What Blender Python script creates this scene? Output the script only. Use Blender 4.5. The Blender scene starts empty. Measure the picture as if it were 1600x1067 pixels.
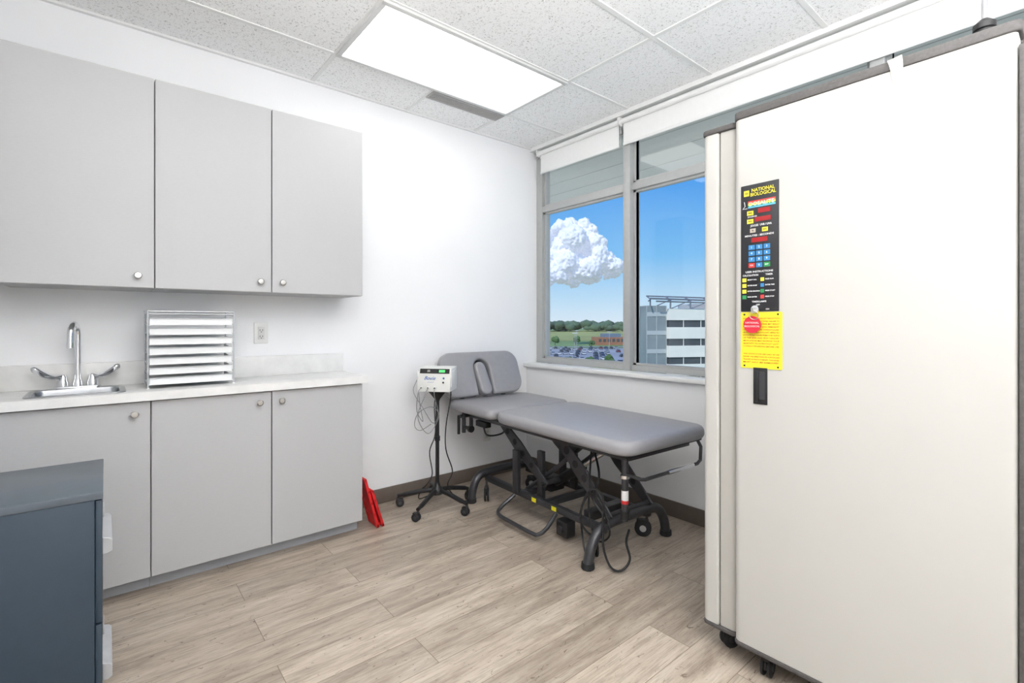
import bpy, bmesh, math, random
from mathutils import Matrix, Vector, noise
random.seed(7)
R=math.radians
scene=bpy.context.scene
try:
    scene.view_settings.view_transform='Standard'
    scene.view_settings.look='None'
except Exception: pass

def lin(c):
    def f(v):
        v/=255.0
        return v/12.92 if v<=0.04045 else ((v+0.055)/1.055)**2.4
    return (f(c[0]),f(c[1]),f(c[2]),1.0)

# ---------------------------------------------------------------- materials
MATS={}
def mat(name,col,rough=0.5,metal=0.0,var=0.04,scale=30,bump=0.0,bscale=200,emit=0,spec=None,alpha=None,coat=0,aniso=None):
    if name in MATS: return MATS[name]
    m=bpy.data.materials.new(name); m.use_nodes=True
    nt=m.node_tree; b=nt.nodes['Principled BSDF']
    c=lin(col)
    tc=nt.nodes.new('ShaderNodeTexCoord')
    mp=nt.nodes.new('ShaderNodeMapping'); nt.links.new(tc.outputs['Object'],mp.inputs['Vector'])
    if aniso: mp.inputs['Scale'].default_value=aniso
    n=nt.nodes.new('ShaderNodeTexNoise'); n.inputs['Scale'].default_value=scale; n.inputs['Detail'].default_value=4
    nt.links.new(mp.outputs[0],n.inputs['Vector'])
    r=nt.nodes.new('ShaderNodeValToRGB')
    r.color_ramp.elements[0].position=0.3; r.color_ramp.elements[1].position=0.7
    r.color_ramp.elements[0].color=tuple(max(0,v*(1-var)) for v in c[:3])+(1,)
    r.color_ramp.elements[1].color=tuple(min(1,v*(1+var)) for v in c[:3])+(1,)
    nt.links.new(n.outputs['Fac'],r.inputs['Fac'])
    nt.links.new(r.outputs['Color'],b.inputs['Base Color'])
    b.inputs['Roughness'].default_value=rough; b.inputs['Metallic'].default_value=metal
    if spec is not None: b.inputs['Specular IOR Level'].default_value=spec
    if coat: b.inputs['Coat Weight'].default_value=coat
    if emit:
        nt.links.new(r.outputs['Color'],b.inputs['Emission Color']); b.inputs['Emission Strength'].default_value=emit
    if alpha is not None: b.inputs['Alpha'].default_value=alpha
    if bump:
        n2=nt.nodes.new('ShaderNodeTexNoise'); n2.inputs['Scale'].default_value=bscale; n2.inputs['Detail'].default_value=3
        nt.links.new(mp.outputs[0],n2.inputs['Vector'])
        bp=nt.nodes.new('ShaderNodeBump'); bp.inputs['Strength'].default_value=bump; bp.inputs['Distance'].default_value=0.002
        nt.links.new(n2.outputs['Fac'],bp.inputs['Height']); nt.links.new(bp.outputs[0],b.inputs['Normal'])
    MATS[name]=m; return m

def floor_mat():
    m=bpy.data.materials.new('wood_plank_floor'); m.use_nodes=True
    nt=m.node_tree; N=nt.nodes; L=nt.links; b=N['Principled BSDF']
    tc=N.new('ShaderNodeTexCoord')
    mp=N.new('ShaderNodeMapping'); mp.inputs['Rotation'].default_value=(0,0,R(90))
    L.new(tc.outputs['Object'],mp.inputs['Vector'])
    br=N.new('ShaderNodeTexBrick'); br.offset=0.37; br.offset_frequency=2
    br.inputs['Scale'].default_value=1; br.inputs['Brick Width'].default_value=1.22; br.inputs['Row Height'].default_value=0.178
    br.inputs['Mortar Size'].default_value=0.0014; br.inputs['Mortar Smooth'].default_value=0.1
    br.inputs['Color1'].default_value=(0,0,0,1); br.inputs['Color2'].default_value=(1,1,1,1); br.inputs['Mortar'].default_value=(0.5,0.5,0.5,1)
    L.new(mp.outputs[0],br.inputs['Vector'])
    off=N.new('ShaderNodeVectorMath'); off.operation='MULTIPLY'; off.inputs[1].default_value=(37.3,25.1,13.7)
    L.new(br.outputs['Color'],off.inputs[0])
    def grain(sx,sy,scale,det,dist=0.0,rough=0.5):
        m2=N.new('ShaderNodeMapping'); m2.inputs['Scale'].default_value=(sx,sy,1)
        L.new(mp.outputs[0],m2.inputs['Vector'])
        ad=N.new('ShaderNodeVectorMath'); ad.operation='ADD'; L.new(m2.outputs[0],ad.inputs[0]); L.new(off.outputs[0],ad.inputs[1])
        n=N.new('ShaderNodeTexNoise'); n.inputs['Scale'].default_value=scale; n.inputs['Detail'].default_value=det; n.inputs['Distortion'].default_value=dist; n.inputs['Roughness'].default_value=rough
        L.new(ad.outputs[0],n.inputs['Vector']); return n
    g1=grain(1.2,7.0,2.4,10,0.3,0.66); g2=grain(2.4,46,3.8,6,0.2,0.72); g3=grain(5.5,8.5,5.2,5,0.9,0.65)
    r1=N.new('ShaderNodeValToRGB'); e=r1.color_ramp.elements
    e[0].position=0.28; e[0].color=lin((146,132,119)); e[1].position=0.74; e[1].color=lin((208,197,183))
    k=e.new(0.5); k.color=lin((184,170,155))
    L.new(g1.outputs['Fac'],r1.inputs['Fac'])
    r2=N.new('ShaderNodeValToRGB'); r2.color_ramp.elements[0].position=0.37; r2.color_ramp.elements[0].color=(0.56,0.54,0.51,1)
    r2.color_ramp.elements[1].position=0.53; r2.color_ramp.elements[1].color=(1,1,1,1); L.new(g2.outputs['Fac'],r2.inputs['Fac'])
    r3=N.new('ShaderNodeValToRGB'); r3.color_ramp.elements[0].position=0.31; r3.color_ramp.elements[0].color=(0.24,0.19,0.16,1)
    r3.color_ramp.elements[1].position=0.37; r3.color_ramp.elements[1].color=(1,1,1,1); L.new(g3.outputs['Fac'],r3.inputs['Fac'])
    def mul(a,bb,f=1.0):
        x=N.new('ShaderNodeMix'); x.data_type='RGBA'; x.blend_type='MULTIPLY'; x.inputs[0].default_value=f
        L.new(a,x.inputs[6]); L.new(bb,x.inputs[7]); return x.outputs[2]
    c=mul(r1.outputs[0],r2.outputs[0],0.65); c=mul(c,r3.outputs[0],0.8)
    rp=N.new('ShaderNodeValToRGB'); rp.color_ramp.elements[0].color=(0.78,0.77,0.76,1); rp.color_ramp.elements[1].color=(1.05,1.05,1.04,1)
    L.new(br.outputs['Color'],rp.inputs['Fac']); c=mul(c,rp.outputs[0])
    rm=N.new('ShaderNodeValToRGB'); rm.color_ramp.elements[0].color=(1,1,1,1); rm.color_ramp.elements[1].color=(0.4,0.35,0.3,1)
    L.new(br.outputs['Fac'],rm.inputs['Fac']); c=mul(c,rm.outputs[0],0.85)
    L.new(c,b.inputs['Base Color']); b.inputs['Roughness'].default_value=0.40
    bp=N.new('ShaderNodeBump'); bp.inputs['Strength'].default_value=0.12; bp.inputs['Distance'].default_value=0.002
    L.new(g2.outputs['Fac'],bp.inputs['Height']); L.new(bp.outputs[0],b.inputs['Normal'])
    return m

def tile_mat():
    m=bpy.data.materials.new('acoustic_ceiling_tile'); m.use_nodes=True
    nt=m.node_tree; N=nt.nodes; L=nt.links; b=N['Principled BSDF']
    tc=N.new('ShaderNodeTexCoord')
    n=N.new('ShaderNodeTexNoise'); n.inputs['Scale'].default_value=105; n.inputs['Detail'].default_value=5; n.inputs['Roughness'].default_value=0.65; n.inputs['Distortion'].default_value=1.0
    L.new(tc.outputs['Object'],n.inputs['Vector'])
    r=N.new('ShaderNodeValToRGB'); r.color_ramp.elements[0].position=0.37; r.color_ramp.elements[0].color=lin((190,189,186))
    r.color_ramp.elements[1].position=0.44; r.color_ramp.elements[1].color=lin((250,250,249)); L.new(n.outputs['Fac'],r.inputs['Fac'])
    L.new(r.outputs[0],b.inputs['Base Color']); b.inputs['Roughness'].default_value=0.95
    bp=N.new('ShaderNodeBump'); bp.inputs['Strength'].default_value=0.12; bp.inputs['Distance'].default_value=0.001
    L.new(n.outputs['Fac'],bp.inputs['Height']); L.new(bp.outputs[0],b.inputs['Normal'])
    return m

def glass_mat():
    m=bpy.data.materials.new('window_glass'); m.use_nodes=True
    nt=m.node_tree; N=nt.nodes; L=nt.links
    for x in list(N):
        if x.type!='OUTPUT_MATERIAL': N.remove(x)
    out=[x for x in N if x.type=='OUTPUT_MATERIAL'][0]
    t=N.new('ShaderNodeBsdfTransparent'); t.inputs[0].default_value=(0.97,0.975,0.97,1)
    g=N.new('ShaderNodeBsdfGlossy'); g.inputs['Roughness'].default_value=0.02
    mx=N.new('ShaderNodeMixShader'); mx.inputs[0].default_value=0.03
    L.new(t.outputs[0],mx.inputs[1]); L.new(g.outputs[0],mx.inputs[2]); L.new(mx.outputs[0],out.inputs[0])
    return m

# ---------------------------------------------------------------- mesh builder
class MB:
    def __init__(s): s.bm=bmesh.new(); s.mats=[]
    def mi(s,m):
        if m not in s.mats: s.mats.append(m)
        return s.mats.index(m)
    def add(s,t,m,M=None):
        i=s.mi(m)
        for f in t.faces: f.material_index=i
        if M is not None: bmesh.ops.transform(t,matrix=M,verts=t.verts)
        bmesh.ops.recalc_face_normals(t,faces=t.faces)
        me=bpy.data.meshes.new('tmp'); t.to_mesh(me); t.free()
        s.bm.from_mesh(me); bpy.data.meshes.remove(me); return s
    def box(s,x0,x1,y0,y1,z0,z1,m,bev=0,seg=2,M=None):
        t=bmesh.new(); bmesh.ops.create_cube(t,size=1)
        for v in t.verts:
            v.co=Vector(((x0+x1)/2+v.co.x*(x1-x0),(y0+y1)/2+v.co.y*(y1-y0),(z0+z1)/2+v.co.z*(z1-z0)))
        if bev: bmesh.ops.bevel(t,geom=list(t.edges),offset=bev,segments=seg,affect='EDGES',profile=0.5,clamp_overlap=True)
        return s.add(t,m,M)
    def tube(s,pts,r,m,n=10,M=None,closed=False,flat=None):
        pts=[Vector(p) for p in pts]; k=len(pts); t=bmesh.new(); rings=[]
        rs=r if isinstance(r,(list,tuple)) else [r]*k
        if len(rs)<k: rs=list(rs)+[rs[-1]]*(k-len(rs))
        d0=(pts[1]-pts[0]).normalized()
        up=Vector((0,0,1)) if abs(d0.z)<0.9 else Vector((1,0,0))
        nrm=(up-d0*up.dot(d0)).normalized()
        for i,p in enumerate(pts):
            if closed: d=(pts[(i+1)%k]-pts[i-1]).normalized()
            elif i==0: d=d0
            elif i==k-1: d=(pts[i]-pts[i-1]).normalized()
            else: d=((pts[i+1]-p).normalized()+(p-pts[i-1]).normalized()).normalized()
            nrm=(nrm-d*nrm.dot(d)).normalized(); bn=d.cross(nrm)
            fl=flat if flat else 1.0
            rings.append([t.verts.new(p+(nrm*math.cos(2*math.pi*j/n)*fl+bn*math.sin(2*math.pi*j/n))*rs[i]) for j in range(n)])
        for i in range(k if closed else k-1):
            a=rings[i]; b=rings[(i+1)%k]
            for j in range(n): t.faces.new((a[j],a[(j+1)%n],b[(j+1)%n],b[j]))
        if not closed: t.faces.new(rings[0][::-1]); t.faces.new(rings[-1])
        return s.add(t,m,M)
    def cyl(s,a,b,r,m,n=20,M=None,r2=None): return s.tube([a,b],[r,r if r2 is None else r2],m,n,M)
    def lathe(s,prof,m,n=24,M=None):
        t=bmesh.new(); rings=[]
        for (r,z) in prof:
            if r<1e-6: rings.append([t.verts.new((0,0,z))])
            else: rings.append([t.verts.new((r*math.cos(2*math.pi*j/n),r*math.sin(2*math.pi*j/n),z)) for j in range(n)])
        for a,b in zip(rings,rings[1:]):
            for j in range(n):
                j2=(j+1)%n
                if len(a)==1 and len(b)==1: continue
                if len(a)==1: t.faces.new((a[0],b[j2],b[j]))
                elif len(b)==1: t.faces.new((a[j],a[j2],b[0]))
                else: t.faces.new((a[j],a[j2],b[j2],b[j]))
        return s.add(t,m,M)
    def poly(s,pts,z0,z1,m,bev=0,seg=3,M=None):
        t=bmesh.new(); vs=[t.verts.new((x,y,z0)) for x,y in pts]; f=t.faces.new(vs)
        e=bmesh.ops.extrude_face_region(t,geom=[f])
        nv=[g for g in e['geom'] if isinstance(g,bmesh.types.BMVert)]
        for v in nv: v.co.z=z1
        if bev:
            ed=[x for x in t.edges if abs(x.verts[0].co.z-x.verts[1].co.z)<1e-6]
            bmesh.ops.bevel(t,geom=ed,offset=bev,segments=seg,affect='EDGES',profile=0.5,clamp_overlap=True)
        return s.add(t,m,M)
    def ball(s,c,r,m,sub=2,sc=(1,1,1)):
        t=bmesh.new(); bmesh.ops.create_icosphere(t,subdivisions=sub,radius=r)
        for v in t.verts: v.co=Vector((c[0]+v.co.x*sc[0],c[1]+v.co.y*sc[1],c[2]+v.co.z*sc[2]))
        return s.add(t,m)
    def text(s,txt,size,m,M,ax='CENTER',ext=0.0,bold=0.0,shear=0,wid=None,lsp=1.0):
        cu=bpy.data.curves.new('tmpt','FONT'); cu.body=txt; cu.size=size; cu.align_x=ax; cu.align_y='CENTER'; cu.extrude=ext; cu.offset=bold; cu.shear=shear; cu.resolution_u=2; cu.space_line=lsp
        ob=bpy.data.objects.new('tmpt',cu); scene.collection.objects.link(ob)
        bpy.context.view_layer.update()
        dg=bpy.context.evaluated_depsgraph_get()
        me=bpy.data.meshes.new_from_object(ob.evaluated_get(dg))
        t=bmesh.new(); t.from_mesh(me)
        if wid and len(t.verts):
            xs=[v.co.x for v in t.verts]; w=max(xs)-min(xs)
            if w>0:
                for v in t.verts: v.co.x*=wid/w
        bpy.data.objects.remove(ob); bpy.data.curves.remove(cu); bpy.data.meshes.remove(me)
        i=s.mi(m)
        for f in t.faces: f.material_index=i
        bmesh.ops.transform(t,matrix=M,verts=t.verts)
        me=bpy.data.meshes.new('tmp'); t.to_mesh(me); t.free(); s.bm.from_mesh(me); bpy.data.meshes.remove(me)
    def obj(s,name,parent=None,label=None,cat=None,kind=None,group=None,loc=None,rot=None,angle=35):
        me=bpy.data.meshes.new(name); s.bm.to_mesh(me); s.bm.free()
        for m in s.mats: me.materials.append(m)
        for p in me.polygons: p.use_smooth=True
        try: me.set_sharp_from_angle(angle=R(angle))
        except Exception: pass
        o=bpy.data.objects.new(name,me); scene.collection.objects.link(o)
        if parent: o.parent=parent
        if loc: o.location=loc
        if rot: o.rotation_euler=rot
        if label: o['label']=label
        if cat: o['category']=cat
        if kind: o['kind']=kind
        if group: o['group']=group
        return o
def thing(name,label,cat,loc=(0,0,0),rotz=0,group=None):
    e=bpy.data.objects.new(name,None); e.empty_display_size=0.1; scene.collection.objects.link(e)
    e.location=loc; e.rotation_euler=(0,0,rotz); e['label']=label; e['category']=cat
    if group: e['group']=group
    return e
def rrect(x0,x1,y0,y1,r,n=6):
    out=[]
    rr=r if isinstance(r,(list,tuple)) else [r]*4
    for (cx,cy,a0,q) in ((x1-rr[0],y1-rr[0],0,rr[0]),(x0+rr[1],y1-rr[1],90,rr[1]),(x0+rr[2],y0+rr[2],180,rr[2]),(x1-rr[3],y0+rr[3],270,rr[3])):
        for i in range(n+1):
            a=R(a0+90*i/n); out.append((cx+q*math.cos(a),cy+q*math.sin(a)))
    return out
def smooth(pts,sub=6):
    P=[Vector(p) for p in pts]; P=[P[0]*2-P[1]]+P+[P[-1]*2-P[-2]]; out=[]
    for i in range(1,len(P)-2):
        for j in range(sub):
            t=j/sub; a,b,c,d=P[i-1],P[i],P[i+1],P[i+2]
            out.append(0.5*((2*b)+(c-a)*t+(2*a-5*b+4*c-d)*t*t+(3*b-a-3*c+d)*t**3))
    out.append(P[-2]); return out
def T(x,y,z): return Matrix.Translation((x,y,z))
def RX(a): return Matrix.Rotation(R(a),4,'X')
def RY(a): return Matrix.Rotation(R(a),4,'Y')
def RZ(a): return Matrix.Rotation(R(a),4,'Z')

WALL=mat('white_wall_paint',(243,243,244),0.85,var=0.008,scale=3)
WHITE=mat('white_plastic',(238,238,236),0.4,var=0.01)
TBAR=mat('white_painted_grid',(234,234,232),0.5,var=0.01)
BASE=mat('taupe_rubber_base',(102,92,84),0.5,var=0.05)
ALU=mat('grey_aluminium_frame',(180,181,180),0.45,metal=0.1,var=0.03)
CAB=mat('pale_grey_laminate',(184,184,185),0.5,var=0.02,scale=60,aniso=(1,1,6))
CABIN=mat('cabinet_shadow_core',(120,118,116),0.8)
KICK=mat('toe_kick_grey',(172,176,182),0.5,var=0.02)
CHROME=mat('polished_chrome',(240,241,243),0.1,metal=1.0,var=0.01)
NICKEL=mat('brushed_nickel',(190,188,184),0.3,metal=1.0,var=0.02)
STEEL=mat('stainless_steel',(172,174,177),0.28,metal=1.0,var=0.03,aniso=(1,20,1))
BLACK=mat('black_plastic',(24,24,26),0.45,var=0.1)
RUB=mat('black_rubber',(30,30,32),0.7,var=0.1)
FRAME=mat('charcoal_powdercoat',(66,66,69),0.36,metal=0.4,var=0.06)
VINYL=mat('grey_vinyl_upholstery',(148,147,150),0.4,var=0.03,bump=0.10,bscale=500)

# ---------------------------------------------------------------- room
CZ=2.72; YL=-3.29; XR=4.3
b=MB(); b.box(-0.1,XR+0.1,YL-0.1,0.1,-0.08,0,floor_mat()); b.obj('floor',kind='structure')
b=MB(); tm=tile_mat(); b.box(-0.1,XR+0.1,YL-0.1,0.1,CZ,CZ+0.08,tm)
for x in [0.41+0.61*i for i in range(-0,7)]:
    b.box(x-0.012,x+0.012,YL,-0.0,CZ-0.005,CZ+0.001,TBAR)
for y in (-0.71,-1.93,-3.15):
    b.box(0,XR,y-0.012,y+0.012,CZ-0.0055,CZ+0.001,TBAR)
b.box(0,0.41,-1.302,-1.282,CZ-0.0052,CZ+0.001,TBAR)
b.box(0,0.022,YL,0,CZ-0.012,CZ+0.001,TBAR)
b.obj('ceiling',kind='structure')
b=MB(); b.box(-0.1,0,YL-0.1,0.1,0,CZ,WALL); b.obj('wall_left',kind='structure')
b=MB(); b.box(0,XR,YL-0.1,YL,0,CZ,WALL); b.obj('wall_back',kind='structure')
b=MB(); b.box(XR,XR+0.1,YL-0.1,0.1,0,CZ,WALL); b.obj('wall_right',kind='structure')
b=MB(); b.box(0,XR,-0.15,0.1,0,0.855,WALL); b.box(3.0,XR,-0.03,0.1,0.855,CZ,WALL); b.box(0,3.0,0.0,0.1,2.64,CZ,WALL)
b.obj('wall_front',kind='structure')
b=MB(); b.box(0.0,3.0,-0.115,0.0,CZ-0.03,CZ-0.0005,WHITE); b.obj('trim_2',kind='structure')
b=MB(); b.box(0.0,3.0,-0.187,-0.045,0.856,0.886,WHITE,0.005); b.obj('trim_1',kind='structure')
b=MB(); b.box(0,0.012,-1.735,-0.15,0,0.1,BASE,0.003); b.obj('baseboard_left',kind='structure')
b=MB(); b.box(0.012,XR,-0.162,-0.15,0,0.1,BASE,0.003); b.obj('baseboard_front',kind='structure')
# window
GL=glass_mat(); b=MB()
b.box(0.002,0.072,-0.035,0.06,0.887,2.64,ALU)
b.box(2.955,2.998,-0.035,0.06,0.887,2.64,ALU)
b.box(0.072,2.955,-0.035,0.06,0.887,0.925,ALU); b.box(0.072,2.955,-0.03,0.06,2.60,2.64,ALU)
for mx in (0.970,2.44):
    b.box(mx-0.03,mx+0.03,-0.058,0.06,0.887,2.64,ALU,0.002)
    b.box(mx-0.05,mx+0.05,-0.01,0.02,0.887,2.64,ALU)
for (x0,x1) in ((0.072,0.940),(1.000,2.41),(2.47,2.955)):
    b.box(x0,x1,-0.035,0.06,2.170,2.222,ALU,0.002)
    for (z0,z1) in ((0.925,2.170),(2.222,2.60)):
        for q in ((x0,x0+0.02,z0,z1),(x1-0.02,x1,z0,z1),(x0,x1,z0,z0+0.016),(x0,x1,z1-0.016,z1)):
            b.box(q[0],q[1],-0.015,0.02,q[2],q[3],ALU)
b.box(0.073,2.954,0.004,0.008,0.926,2.599,GL)
b.obj('window_1',kind='structure')
# blinds
BLF=mat('white_blind_fabric',(240,240,238),0.9,var=0.01,bump=0.1,bscale=400)
def blind(x0,x1,zb,lab,cx):
    t=thing('roller_blind',lab,'window blind',((x0+x1)/2,-0.066,CZ-0.04)); w=(x1-x0)/2
    b=MB(); b.cyl((-w,-0.02,-0.02),(w,-0.02,-0.02),0.019,WHITE); b.obj('roller_tube',t)
    b=MB(); b.box(-w+0.01,w-0.01,-0.006,-0.004,zb-(CZ-0.04)+0.01,-0.02,BLF); b.obj('fabric',t)
    b=MB(); b.box(-w+0.008,w-0.008,-0.011,0.001,zb-(CZ-0.04)-0.011,zb-(CZ-0.04)+0.011,WHITE,0.004); b.obj('bottom_bar',t)
    for sx in (-w-0.004,w+0.004):
        b=MB(); b.box(sx-0.004,sx+0.004,-0.042,0.02,-0.045,0.0095,WHITE,0.002); b.obj('bracket',t)
    b=MB(); q=-w+0.004 if cx<0 else w-0.004
    for i in range(22): b.ball((q,-0.03,-0.03-0.008*i),0.0028,WHITE,1)
    b.obj('bead_chain',t)
blind(0.085,0.925,2.497,'white roller blind rolled nearly fully up over narrow pane',1)
blind(0.945,2.95,2.500,'wide white roller blind rolled nearly fully up over window',-1)

# ---------------------------------------------------------------- ceiling fixtures
def emis(name,s,c=(1,0.995,0.985)):
    m=bpy.data.materials.new(name); m.use_nodes=True; nt=m.node_tree; bs=nt.nodes['Principled BSDF']
    n=nt.nodes.new('ShaderNodeTexNoise'); n.inputs['Scale'].default_value=2
    r=nt.nodes.new('ShaderNodeValToRGB'); r.color_ramp.elements[0].color=(c[0]*.96,c[1]*.96,c[2]*.96,1); r.color_ramp.elements[1].color=(c[0],c[1],c[2],1)
    nt.links.new(n.outputs['Fac'],r.inputs['Fac']); nt.links.new(r.outputs[0],bs.inputs['Emission Color'])
    bs.inputs['Emission Strength'].default_value=s; bs.inputs['Base Color'].default_value=(0.9,0.9,0.9,1); return m
EM=emis('lit_acrylic_lens',3.4); EM_FILL=emis('added_fill_panel_lens',4.6)  # second lens glows stronger, for the added unseen panels
LFR=mat('fixture_frame_white',(214,214,212),0.4,var=0.01)
def troffer(x,y,em):
    t=thing('ceiling_light','lit rectangular fluorescent panel light set in ceiling grid','ceiling light',(x,y,CZ-0.008))
    b=MB()
    for q in ((-0.305,-0.278,-0.61,0.61),(0.278,0.305,-0.61,0.61),(-0.278,0.278,-0.61,-0.585),(-0.278,0.278,0.585,0.61)):
        b.box(q[0],q[1],q[2],q[3],-0.009,0.007,LFR,0.001)
    b.obj('frame',t)
    b=MB(); b.box(-0.278,0.278,-0.585,0.585,-0.001,0.006,em); b.obj('lens',t)
troffer(0.715,-1.32,EM); troffer(1.935,-2.54,EM_FILL); troffer(3.155,-2.54,EM_FILL)  # first is the visible fixture; other two are unseen, added as fill light
GR=mat('grey_slot_grille',(176,174,172),0.5,metal=0.1); GRD=mat('grille_dark_slot',(100,98,96),0.8)
t=thing('ceiling_air_vent','grey slotted linear air diffuser beside ceiling light','air vent',(0.347,-1.0,CZ-0.008))
b=MB(); 
for q in ((-0.06,-0.05,-0.285,0.285),(0.04,0.05,-0.285,0.285),(-0.06,0.05,-0.29,-0.28),(-0.06,0.05,0.28,0.29)): b.box(q[0],q[1],q[2],q[3],-0.006,0.007,GR,0.001)
b.obj('frame',t)
b=MB(); b.box(-0.05,0.04,-0.28,0.28,0.003,0.0065,GRD)
for i in range(6): b.box(-0.05+0.0155*i,-0.041+0.0155*i,-0.28,0.28,-0.004,0.003,GR)
b.obj('louvre_blades',t)

# ---------------------------------------------------------------- outlets
OUTS=mat('outlet_slot',(50,48,46),0.6); OUTP=mat('outlet_white',(228,228,225),0.35,var=0.01); OUTR=mat('outlet_receptacle',(210,210,207),0.35,var=0.01)
def outlet(y,z,lab):
    t=thing('wall_outlet',lab,'electrical outlet',(0,y,z))
    b=MB(); b.box(0,0.007,-0.038,0.038,-0.06,0.06,OUTP,0.003); b.obj('cover_plate',t)
    b=MB(); b.box(0.007,0.010,-0.018,0.018,-0.036,0.036,OUTR,0.001)
    for zz in (-0.02,0.016):
        b.box(0.010,0.0105,-0.009,-0.006,zz-0.004,zz+0.006,OUTS); b.box(0.010,0.0105,0.005,0.008,zz-0.004,zz+0.006,OUTS); b.cyl((0.010,0,zz-0.009),(0.0105,0,zz-0.009),0.003,OUTS,8)
    b.obj('receptacle',t)
outlet(-2.215,1.165,'white duplex outlet on wall above worktop')
outlet(-0.578,0.345,'white duplex outlet low on wall behind exam table')

# ---------------------------------------------------------------- cabinets
def knob(door,x,y,z):
    b=MB(); b.lathe([(0,0),(0.006,0),(0.006,0.012),(0.015,0.016),(0.016,0.022),(0.012,0.026),(0,0.027)],NICKEL,20,T(x,y,z)@RY(90)); b.obj('knob',door,label='round brushed nickel knob')
def wallcab(y0,y1,doors,lab):
    W=y1-y0; D=0.31; z0=1.383; z1=2.351; H=z1-z0
    t=thing('wall_cabinet',lab,'cabinet',(0,y0,z0))
    b=MB(); th=0.018
    b.box(0.001,D,0.001,th,0,H,CAB); b.box(0.001,D,W-th,W-0.001,0,H,CAB); b.box(0.001,D,th,W-th,0,th,CAB); b.box(0.001,D,th,W-th,H-th,H,CAB)
    b.box(0.001,0.01,th,W-th,th,H-th,CABIN); b.box(0.01,D-0.02,th,W-th,H/2,H/2+th,CAB); b.obj('body',t)
    for (a,c,k) in doors:
        b=MB(); b.box(D+0.001,D+0.021,a-y0+0.0025,c-y0-0.0025,0.001,H-0.001,CAB,0.0012,1); d=b.obj('door',t)
        knob(d,D+0.021,k-y0,0.055)
wallcab(-3.24,-2.736,[(-3.24,-2.736,-2.798)],'pale grey single-door wall cabinet above sink')
wallcab(-2.736,-1.739,[(-2.736,-2.237,-2.293),(-2.237,-1.739,-2.186)],'pale grey two-door wall cabinet above tray rack')
def basecab(y0,y1,doors,lab):
    W=y1-y0; D=0.36; H=0.875
    t=thing('base_cabinet',lab,'cabinet',(0,y0,0))
    b=MB(); th=0.018
    b.box(0.001,D,0.001,th,0.085,H,CAB); b.box(0.001,D,W-th,W-0.001,0.085,H,CAB); b.box(0.001,D,th,W-th,0.085,0.085+th,CAB); b.box(0.001,0.01,th,W-th,0.1,H,CABIN)
    b.box(D-0.02,D-0.001,th,W-th,H-0.05,H,CAB)
    b.box(0.28,0.30,0.001,W-0.001,0,0.085,KICK); b.box(0.02,0.28,W-0.03,W-0.012,0,0.085,KICK); b.obj('body',t)
    for (a,c,k) in doors:
        b=MB(); b.box(D+0.001,D+0.02,a-y0+0.0025,c-y0-0.0025,0.075,H-0.006,CAB,0.0012,1); d=b.obj('door',t)
        knob(d,D+0.02,k-y0,0.818)
basecab(-3.285,-2.753,[(-3.285,-2.753,-2.812)],'pale grey single-door base cabinet under sink')
basecab(-2.753,-1.76,[(-2.753,-2.249,-2.307),(-2.249,-1.76,-2.203)],'pale grey two-door base cabinet under worktop')
MARB=mat('white_marble_laminate',(230,229,227),0.35,var=0.06,scale=14)
t=thing('worktop','long white marble-look laminate worktop on grey base cabinets','worktop',(0,YL,0.876))
L0=-1.737-YL
sx0,sx1,sy0,sy1=0.115,0.345,0.14,0.43
b=MB()
b.box(0.001,sx0,0.001,L0,0,0.039,MARB); b.box(sx1,0.41,0.001,L0,0,0.039,MARB); b.box(sx0,sx1,0.001,sy0,0,0.039,MARB); b.box(sx0,sx1,sy1,L0,0,0.039,MARB)
b.obj('countertop',t)
b=MB(); b.box(0.001,0.02,0.02,L0,0.039,0.155,MARB,0.003); b.box(0.001,0.38,0.001,0.02,0.039,0.155,MARB,0.003); b.obj('backsplash',t)
# sink
t=thing('sink','small rectangular stainless steel drop-in hand sink in worktop','sink',(0.23,YL+0.285,0.916))
b=MB()
ri=rrect(-0.113,0.113,-0.143,0.143,0.03); ro=rrect(-0.13,0.13,-0.165,0.165,0.035)
tb=bmesh.new()
levels=[(ro,0.0),(ro,0.004),([(x*0.97,y*0.97) for x,y in ro],0.006),(ri,0.004),([(x*.98,y*.98) for x,y in ri],-0.01),([(x*.93,y*.93) for x,y in ri],-0.11),([(x*.8,y*.8) for x,y in ri],-0.125)]
prev=None
for pts,z in levels:
    ring=[tb.verts.new((x,y,z)) for x,y in pts]
    if prev:
        for j in range(len(ring)): tb.faces.new((prev[j],prev[(j+1)%len(ring)],ring[(j+1)%len(ring)],ring[j]))
    prev=ring
tb.faces.new(prev); b.add(tb,STEEL); b.obj('basin',t)
b=MB(); b.lathe([(0.0,0.001),(0.02,0.001),(0.024,0.003),(0.026,0.0)],CHROME,20,T(0,0,-0.124)); b.obj('drain',t)
# faucet
t=thing('faucet','chrome gooseneck faucet with two wing blade handles behind sink','faucet',(0.066,-3.01,0.916))
b=MB(); b.poly(rrect(-0.026,0.026,-0.085,0.085,0.022),0,0.014,CHROME,0.004); b.obj('base_plate',t)
b=MB(); b.lathe([(0,0.012),(0.02,0.012),(0.019,0.03),(0.014,0.045),(0.0135,0.065),(0,0.065)],CHROME,20)
pts=[(0,0,0.05),(0,0,0.15),(0,0,0.25)]+[(0.052-0.052*math.cos(a),0,0.25+0.052*math.sin(a)) for a in [math.pi*i/10 for i in range(1,11)]]+[(0.105,0,0.215)]
b.tube([Matrix.Rotation(R(-12),3,'Z')@Vector(p) for p in pts],0.012,CHROME,14)
q0=Matrix.Rotation(R(-12),3,'Z')@Vector((0.105,0,0.218)); q1=Matrix.Rotation(R(-12),3,'Z')@Vector((0.105,0,0.194)); b.cyl(q0,q1,0.014,CHROME); b.obj('spout',t)
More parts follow.
